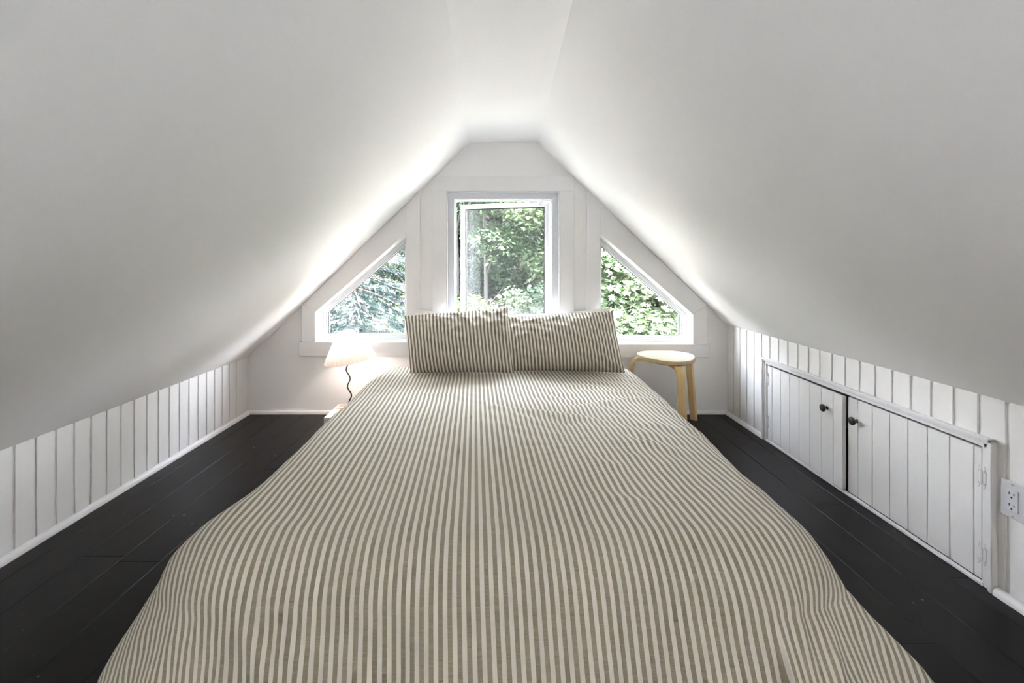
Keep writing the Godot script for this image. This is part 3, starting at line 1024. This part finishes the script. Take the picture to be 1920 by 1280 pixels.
# ------------------------------------------------------------------ outside
func leaf_cluster(count: int, size: float, spread: float, seed_: int, lobes := false) -> ArrayMesh:
	var r := RandomNumberGenerator.new()
	r.seed = seed_
	var st := new_st()
	for k in count:
		var c := Vector3(r.randf_range(-1, 1), r.randf_range(-0.5, 0.5), r.randf_range(-1, 1)) * spread
		var b := Basis.from_euler(Vector3(r.randf_range(-0.7, 0.7), r.randf_range(0, TAU), r.randf_range(-0.7, 0.7)))
		var s := size * r.randf_range(0.7, 1.25)
		var out := [Vector3(0, 0, 0), Vector3(0.32, 0.04, 0.3), Vector3(0.26, 0.0, 0.62), Vector3(0, -0.1, 1.0), Vector3(-0.26, 0.0, 0.62), Vector3(-0.32, 0.04, 0.3)]
		if lobes: out = [Vector3(0, 0, 0), Vector3(0.5, 0.05, 0.15), Vector3(0.22, 0.02, 0.4), Vector3(0.48, -0.04, 0.72), Vector3(0.16, 0.0, 0.62), Vector3(0, -0.1, 1.05), Vector3(-0.16, 0.0, 0.62), Vector3(-0.48, -0.04, 0.72), Vector3(-0.22, 0.02, 0.4), Vector3(-0.5, 0.05, 0.15)]
		var mid := c + b * Vector3(0, -0.05, 0.45) * s
		for i in out.size():
			st.set_smooth_group(-1)
			st.add_vertex(mid)
			st.add_vertex(c + b * (out[i] * s))
			st.add_vertex(c + b * (out[(i + 1) % out.size()] * s))
	return done(st)

func needle_tuft(seed_: int) -> ArrayMesh:
	var r := RandomNumberGenerator.new()
	r.seed = seed_
	var st := new_st()
	for k in 26:
		var t := k / 26.0
		var a := r.randf_range(0, TAU)
		var base := Vector3(0, 0, t * 0.2)
		var dir := Vector3(cos(a), sin(a), 0.8).normalized()
		var side := dir.cross(Vector3(0, 0, 1)).normalized() * 0.005
		var tip := base + dir * r.randf_range(0.03, 0.06)
		st.set_smooth_group(-1)
		for p in [base - side, base + side, tip]: st.add_vertex(p)
	for a in 3:
		var d := Vector3(cos(a * TAU / 3), sin(a * TAU / 3), 0) * 0.004
		var d2 := Vector3(cos((a + 1) * TAU / 3), sin((a + 1) * TAU / 3), 0) * 0.004
		for p in [d, d2, Vector3(0, 0, 0.22)]: st.add_vertex(p)
	return done(st)

func scatter(parent: Node3D, called: String, mesh: Mesh, m: Material, spots: Array) -> void:
	# spots: [Transform3D, Color]
	var mm := MultiMesh.new()
	mm.transform_format = MultiMesh.TRANSFORM_3D
	mm.use_colors = true
	mm.mesh = mesh
	mm.instance_count = spots.size()
	for i in spots.size():
		mm.set_instance_transform(i, spots[i][0])
		mm.set_instance_color(i, spots[i][1])
	var o := MultiMeshInstance3D.new()
	o.name = called
	o.multimesh = mm
	o.material_override = m
	o.set_meta("kind", "stuff")
	parent.add_child(o, true)

func ground_y(x: float, z: float) -> float:
	return -2.6 + 0.30 * maxf(0.0, -z - 11.0) + 0.15 * sin(x * 0.7) * cos(z * 0.5) * smoothstep(5.0, 12.0, -z)

func trunk_pts(h: float, lean: Vector2, wob: float) -> Array:
	var pts := []
	for i in 11:
		var t := i / 10.0
		pts.append(Vector3(lean.x * t * h + wob * sin(t * 5.0 + lean.x * 9.0), h * t - 0.3, lean.y * t * h + wob * cos(t * 4.0)))
	return pts

func broadleaf(called: String, label: String, group: String, at: Vector3, h: float, r: float, blobs: Array, n: int, mesh: Mesh, tints: Array, bark: Material, flat := 0.5, lean := Vector2.ZERO) -> void:
	# blobs: [offset from the foot, radii]; leaf sprays fill them, thickest near their skins
	var o := thing(called, label, "tree", at, group)
	var pts := trunk_pts(h, lean, 0.06)
	var rad := []
	for i in 11: rad.append(r * (1.0 - 0.75 * i / 10.0))
	put("trunk", tube(pts, rad, 9), bark, o)
	var spots := []
	for b in blobs:
		var c: Vector3 = b[0]
		var s: Vector3 = b[1]
		# a limb to the middle of each mass of leaves
		var t := clampf((c.y - 0.4 * s.x) / h, 0.1, 0.95)
		var root: Vector3 = pts[int(t * 10)]
		put("limb", tube([root, root.lerp(c, 0.5) + Vector3(0, 0.1, 0), c], [r * 0.3, r * 0.18, r * 0.06], 6), bark, o)
		for k in int(n * s.x * s.z / (blobs.size())):
			var d := Vector3(rng.randfn(), rng.randfn(), rng.randfn()).normalized() * pow(rng.randf(), 0.45)
			var p := c + d * s
			p.y += 0.12 * sin(p.x * 5.0 + p.z * 3.0)
			var basis := Basis.from_euler(Vector3(rng.randf_range(-flat, flat), rng.randf_range(0, TAU), rng.randf_range(-flat, flat))).scaled(Vector3.ONE * rng.randf_range(0.75, 1.3))
			var col: Color = (tints[0] as Color).lerp(tints[1], pow(rng.randf(), 1.6))
			spots.append([Transform3D(basis, p), col])
	scatter(o, "foliage", mesh, M.leaf, spots)

func spruce(label: String, group: String, at: Vector3, h: float, reach: float, tints: Array, seed_: int) -> void:
	var o := thing("spruce", label, "tree", at, group)
	rng.seed = seed_
	put("trunk", tube(trunk_pts(h, Vector2.ZERO, 0.02), [0.14, 0.13, 0.12, 0.11, 0.10, 0.09, 0.075, 0.06, 0.045, 0.03, 0.01], 9), M.bark, o)
	var spots := []
	var y := 1.3
	while y < h - 0.3:
		var l := reach * (1.0 - y / h) + 0.15
		for k in 7:
			var a := rng.randf_range(0, TAU)
			var dir := Vector3(cos(a), 0, sin(a))
			var len := l * rng.randf_range(0.8, 1.1)
			var bpts := []
			for i in 7:
				var t := i / 6.0
				bpts.append(Vector3(0, y, 0) + dir * len * t + Vector3(0, -0.45 * len * t * t + 0.22 * len * t * t * t, 0))
			put("branch", tube(bpts, [0.022, 0.018, 0.015, 0.012, 0.009, 0.006, 0.004], 5), M.bark, o)
			var m := int(len * 46)
			for i in m:
				var t := lerpf(0.12, 1.0, rng.randf())
				var f := t * 6.0
				var i0 := mini(int(f), 5)
				var p: Vector3 = (bpts[i0] as Vector3).lerp(bpts[i0 + 1], f - i0)
				var sidev := dir.cross(Vector3.UP) * (1.0 if rng.randf() < 0.5 else -1.0)
				var w := rng.randf() * 0.42 * len * (1.0 - 0.6 * t)
				p += sidev * w + dir * w * 0.4 + Vector3(0, -0.35 * w, 0)
				var aim := (dir + sidev * rng.randf_range(0.3, 1.2) + Vector3(0, rng.randf_range(-0.7, 0.0), 0)).normalized()
				var bs := Basis.looking_at(-aim, Vector3.UP).scaled(Vector3.ONE * rng.randf_range(0.8, 1.3))
				spots.append([Transform3D(bs, p), (tints[0] as Color).lerp(tints[1], pow(rng.randf(), 3.5))])
		y += 0.26
	scatter(o, "needles", needle_tuft(seed_), M.needle, spots)

func build_outside() -> void:
	# ground: level by the house, a wooded bank behind
	var g := struct("ground", "leaf strewn ground and wooded bank outside", "ground")
	var pos := PackedVector3Array()
	var uv := PackedVector2Array()
	var nx := 70
	var nz := 70
	for j in nz:
		for i in nx:
			var x := -45.0 + 90.0 * i / (nx - 1)
			var z := -50.0 + 90.0 * j / (nz - 1)
			pos.append(Vector3(x, ground_y(x, z), z))
			uv.append(Vector2(x, z))
	put("soil", grid_mesh(pos, uv, nx, nz, true), M.ground, g)
	var pt := struct("patio", "pale stone terrace outside the garden doors", "terrace")
	put("slab", box_mesh(Vector3(9.0, 0.12, 6.0), 0.01, Vector3(0, -2.56, ZR + 3.2)), M.patio, pt)
	var yard := struct("yard", "pale gravel yard in front of the gable", "yard")
	put("gravel", box_mesh(Vector3(18.0, 0.12, 4.6), 0.01, Vector3(0, -2.58, -9.1)), M.gravel, yard)
	rng.seed = 100
	var small := leaf_cluster(9, 0.11, 0.22, 1)
	var lobed := leaf_cluster(8, 0.13, 0.24, 2, true)
	var shrub := leaf_cluster(10, 0.075, 0.16, 3)
	var mid_green := [Color(0.014, 0.026, 0.014), Color(0.043, 0.061, 0.034)]
	var dark_green := [Color(0.014, 0.026, 0.014), Color(0.029, 0.043, 0.024)]
	var bright := [Color(0.043, 0.068, 0.032), Color(0.122, 0.151, 0.094)]
	var place := func(x: float, z: float) -> Vector3: return Vector3(x, ground_y(x, z), z)
	# sunlit maple filling the right window
	var p: Vector3 = place.call(2.9, -9.4)
	broadleaf("maple_tree", "sunlit pale green maple filling the right window", "trees outside", p, 8.0, 0.13, [
		[Vector3(-0.7, 2.5, 0.6), Vector3(1.1, 0.35, 0.9)], [Vector3(0.1, 3.1, 0.4), Vector3(1.3, 0.35, 1.0)], [Vector3(-0.5, 3.8, 0.3), Vector3(1.2, 0.35, 1.0)],
		[Vector3(0.4, 4.6, 0.2), Vector3(1.3, 0.4, 1.1)], [Vector3(-0.4, 5.4, 0.0), Vector3(1.2, 0.5, 1.1)], [Vector3(0.2, 6.4, 0.0), Vector3(1.1, 0.7, 1.0)], [Vector3(0.8, 2.0, 0.4), Vector3(0.9, 0.35, 0.9)]],
		2600, lobed, bright, M.bark_grey, 0.35)
	# blue-green spruce in the left window
	spruce("blue-green spruce with drooping boughs in the left window", "trees outside", place.call(-2.75, -8.6), 7.5, 2.1, [Color(0.004, 0.009, 0.009), Color(0.10, 0.125, 0.125)], 501)
	spruce("farther spruce behind the left window", "trees outside", place.call(-5.2, -12.5), 9.5, 2.4, [Color(0.010, 0.017, 0.014), Color(0.025, 0.036, 0.032)], 502)
	# bright leafy boughs at the top of the middle window
	p = place.call(1.7, -12.5)
	broadleaf("maple_tree", "maple with bright boughs at the top right of the middle window", "trees outside", p, 9.0, 0.12, [
		[Vector3(-0.8, 4.4, 0.5), Vector3(0.9, 0.35, 0.8)], [Vector3(0.2, 5.0, 0.3), Vector3(1.2, 0.45, 1.0)], [Vector3(-1.2, 5.4, 0.4), Vector3(1.2, 0.4, 0.9)], [Vector3(-0.3, 3.0, 0.3), Vector3(0.7, 0.25, 0.7)],
		[Vector3(0.0, 6.6, 0.0), Vector3(1.6, 0.9, 1.4)]], 1900, lobed, bright, M.bark_grey, 0.4)
	# trees of the wood, with bare trunks low down
	var wood := [
		[-1.3, -14.5, 0.10, "slim grey trunked tree left of centre in the middle window", true], [-0.35, -13.4, 0.085, "pale trunked tree in the centre of the middle window", true], [0.75, -15.5, 0.12, "dark trunked tree right of centre in the middle window", false],
		[-2.6, -17.5, 0.14, "stout tree in the wood seen between the left and middle windows", false], [2.3, -18.5, 0.15, "stout tree in the wood seen between the middle and right windows", false], [-0.9, -19.5, 0.12, "distant tree in the wood behind the pale trunk", false],
		[1.2, -21.0, 0.13, "distant tree high on the bank, right of centre", false], [4.6, -15.0, 0.14, "tree at the right edge of the wood behind the maple", false], [-6.8, -18.0, 0.16, "tree at the left edge of the wood behind the spruces", false],
		[7.5, -20.0, 0.16, "far tree on the bank at the right", false], [-4.2, -22.0, 0.15, "far tree on the bank at the left", false], [3.6, -23.5, 0.15, "far tree at the top of the bank", false],
	]
	var i := 0
	for w in wood:
		rng.seed = 700 + i
		var at: Vector3 = place.call(w[0], w[1])
		var blobs := []
		for k in 7:
			blobs.append([Vector3(rng.randf_range(-1.3, 1.3), rng.randf_range(2.2, 7.5), rng.randf_range(-1.0, 1.2)), Vector3(rng.randf_range(0.7, 1.2), rng.randf_range(0.3, 0.6), rng.randf_range(0.7, 1.2))])
		blobs.append([Vector3(0, 8.6, 0), Vector3(1.9, 1.3, 1.9)])
		broadleaf("woodland_tree", w[3], "trees outside", at, 9.5, w[2], blobs, 1700, small, dark_green if i % 3 == 2 else mid_green, M.bark_grey if w[4] else M.bark, 0.6, Vector2(rng.randf_range(-0.04, 0.04), 0))
		i += 1
	# undergrowth
	var bushes := [
		[-0.55, -9.3, 0.75, [Color(0.022, 0.034, 0.009), Color(0.05, 0.062, 0.022)], "yellow-green bush at the lower left of the middle window"], [-0.15, -10.6, 0.6, [Color(0.072, 0.040, 0.043), Color(0.122, 0.076, 0.076)], "reddish leaved bush behind the yellow-green one"],
		[0.55, -10.0, 0.8, mid_green, "green bush at the lower middle of the middle window"], [1.2, -10.8, 0.85, mid_green, "pale green bush at the lower right of the middle window"], [-1.4, -10.8, 0.8, mid_green, "green bush between the left and middle windows"],
		[2.1, -12.4, 1.0, mid_green, "green bush between the middle and right windows"], [-2.2, -13.4, 1.1, mid_green, "tall green bush behind the blue spruce"], [0.0, -13.0, 1.1, dark_green, "dark bush at the foot of the pale trunk"],
		[1.0, -14.0, 1.2, dark_green, "dark bush at the foot of the right trunk"], [-1.6, -16.0, 1.3, dark_green, "dark bush on the lower bank, left"], [3.9, -13.0, 1.3, mid_green, "broad bush behind the right window's maple"],
		[0.3, -17.0, 1.5, mid_green, "bush halfway up the bank, centre"], [2.0, -16.5, 1.4, dark_green, "dark bush halfway up the bank, right"], [-3.6, -15.5, 1.4, mid_green, "bush halfway up the bank, left"], [5.6, -12.5, 1.4, mid_green, "bush at the far right of the clearing"],
		[-4.9, -9.6, 1.1, mid_green, "bush at the far left of the clearing"], [-0.6, -22.0, 1.8, mid_green, "bush near the top of the bank, centre"], [2.8, -20.5, 1.8, mid_green, "bush near the top of the bank, right"], [-2.8, -20.0, 1.8, dark_green, "bush near the top of the bank, left"],
	]
	i = 0
	for b in bushes:
		rng.seed = 900 + i
		var at: Vector3 = place.call(b[0], b[1])
		var s: float = b[2]
		var lift := maxf(0.0, 0.6 - at.y) * 0.5 if b[1] > -12.0 else s * 0.6
		var o := thing("bush", b[4], "bush", at, "bushes outside")
		for k in 5:
			var tip := Vector3(rng.randf_range(-0.5, 0.5) * s, lift + s * 0.5, rng.randf_range(-0.4, 0.4) * s)
			put("stem", tube([Vector3(0, -0.1, 0), tip * 0.5 + Vector3(0, 0.1, 0), tip], [0.022, 0.015, 0.006], 5), M.bark, o)
		var spots := []
		for k in int(900 * s * s):
			var d := Vector3(rng.randfn(), rng.randfn(), rng.randfn()).normalized() * pow(rng.randf(), 0.4)
			var q := Vector3(0, lift + 0.35 * s, 0) + d * Vector3(s, s * (0.75 if b[1] < -12.0 else 0.75 + lift * 0.5), s)
			if q.y < 0.05: continue
			var bs := Basis.from_euler(Vector3(rng.randf_range(-0.6, 0.6), rng.randf_range(0, TAU), rng.randf_range(-0.6, 0.6))).scaled(Vector3.ONE * rng.randf_range(0.8, 1.4))
			spots.append([Transform3D(bs, q), (b[3][0] as Color).lerp(b[3][1], rng.randf())])
		scatter(o, "foliage", shrub, M.leaf, spots)
		i += 1

# ------------------------------------------------------------------
func _ready() -> void:
	var cam := Camera3D.new()
	cam.name = "camera"
	cam.projection = Camera3D.PROJECTION_FRUSTUM
	cam.near = 0.05
	cam.far = 200.0
	cam.size = 0.05 * 1280.0 / F
	cam.frustum_offset = Vector2(0.05 * (960.0 - VX) / F, -0.05 * (640.0 - VY) / F)
	cam.position = Vector3(0, EYE, 0)
	add_child(cam)
	cam.current = true

	var sky_mat := ProceduralSkyMaterial.new()
	sky_mat.sky_top_color = Color(0.77, 0.80, 0.865)
	sky_mat.sky_horizon_color = Color(0.95, 0.935, 0.91)
	sky_mat.ground_bottom_color = Color(0.35, 0.36, 0.3)
	sky_mat.ground_horizon_color = Color(0.55, 0.56, 0.5)
	sky_mat.sun_angle_max = 0.1
	sky_mat.energy_multiplier = 26.0
	var sky := Sky.new()
	sky.sky_material = sky_mat
	var env := Environment.new()
	env.background_mode = Environment.BG_SKY
	env.sky = sky
	env.tonemap_mode = Environment.TONE_MAPPER_LINEAR
	env.tonemap_exposure = 2.88
	env.sdfgi_enabled = true
	env.ssao_enabled = true
	env.ssil_enabled = true
	var we := WorldEnvironment.new()
	we.name = "environment"
	we.environment = env
	add_child(we)
	var sun := DirectionalLight3D.new()
	sun.name = "sun"
	sun.light_energy = 27.0
	sun.light_color = Color(1.0, 0.98, 0.96)
	sun.light_angular_distance = 0.6
	sun.shadow_enabled = true
	sun.sky_mode = DirectionalLight3D.SKY_MODE_LIGHT_ONLY
	add_child(sun)
	sun.look_at_from_position(Vector3(0.42, 0.68, 0.60), Vector3.ZERO)

	make_materials()
	build_shell()
	build_floor()
	build_knee_walls()
	build_cupboard()
	build_windows()
	build_bed()
	build_pillows()
	build_stool()
	build_lamp()
	build_socket()
	build_outside()
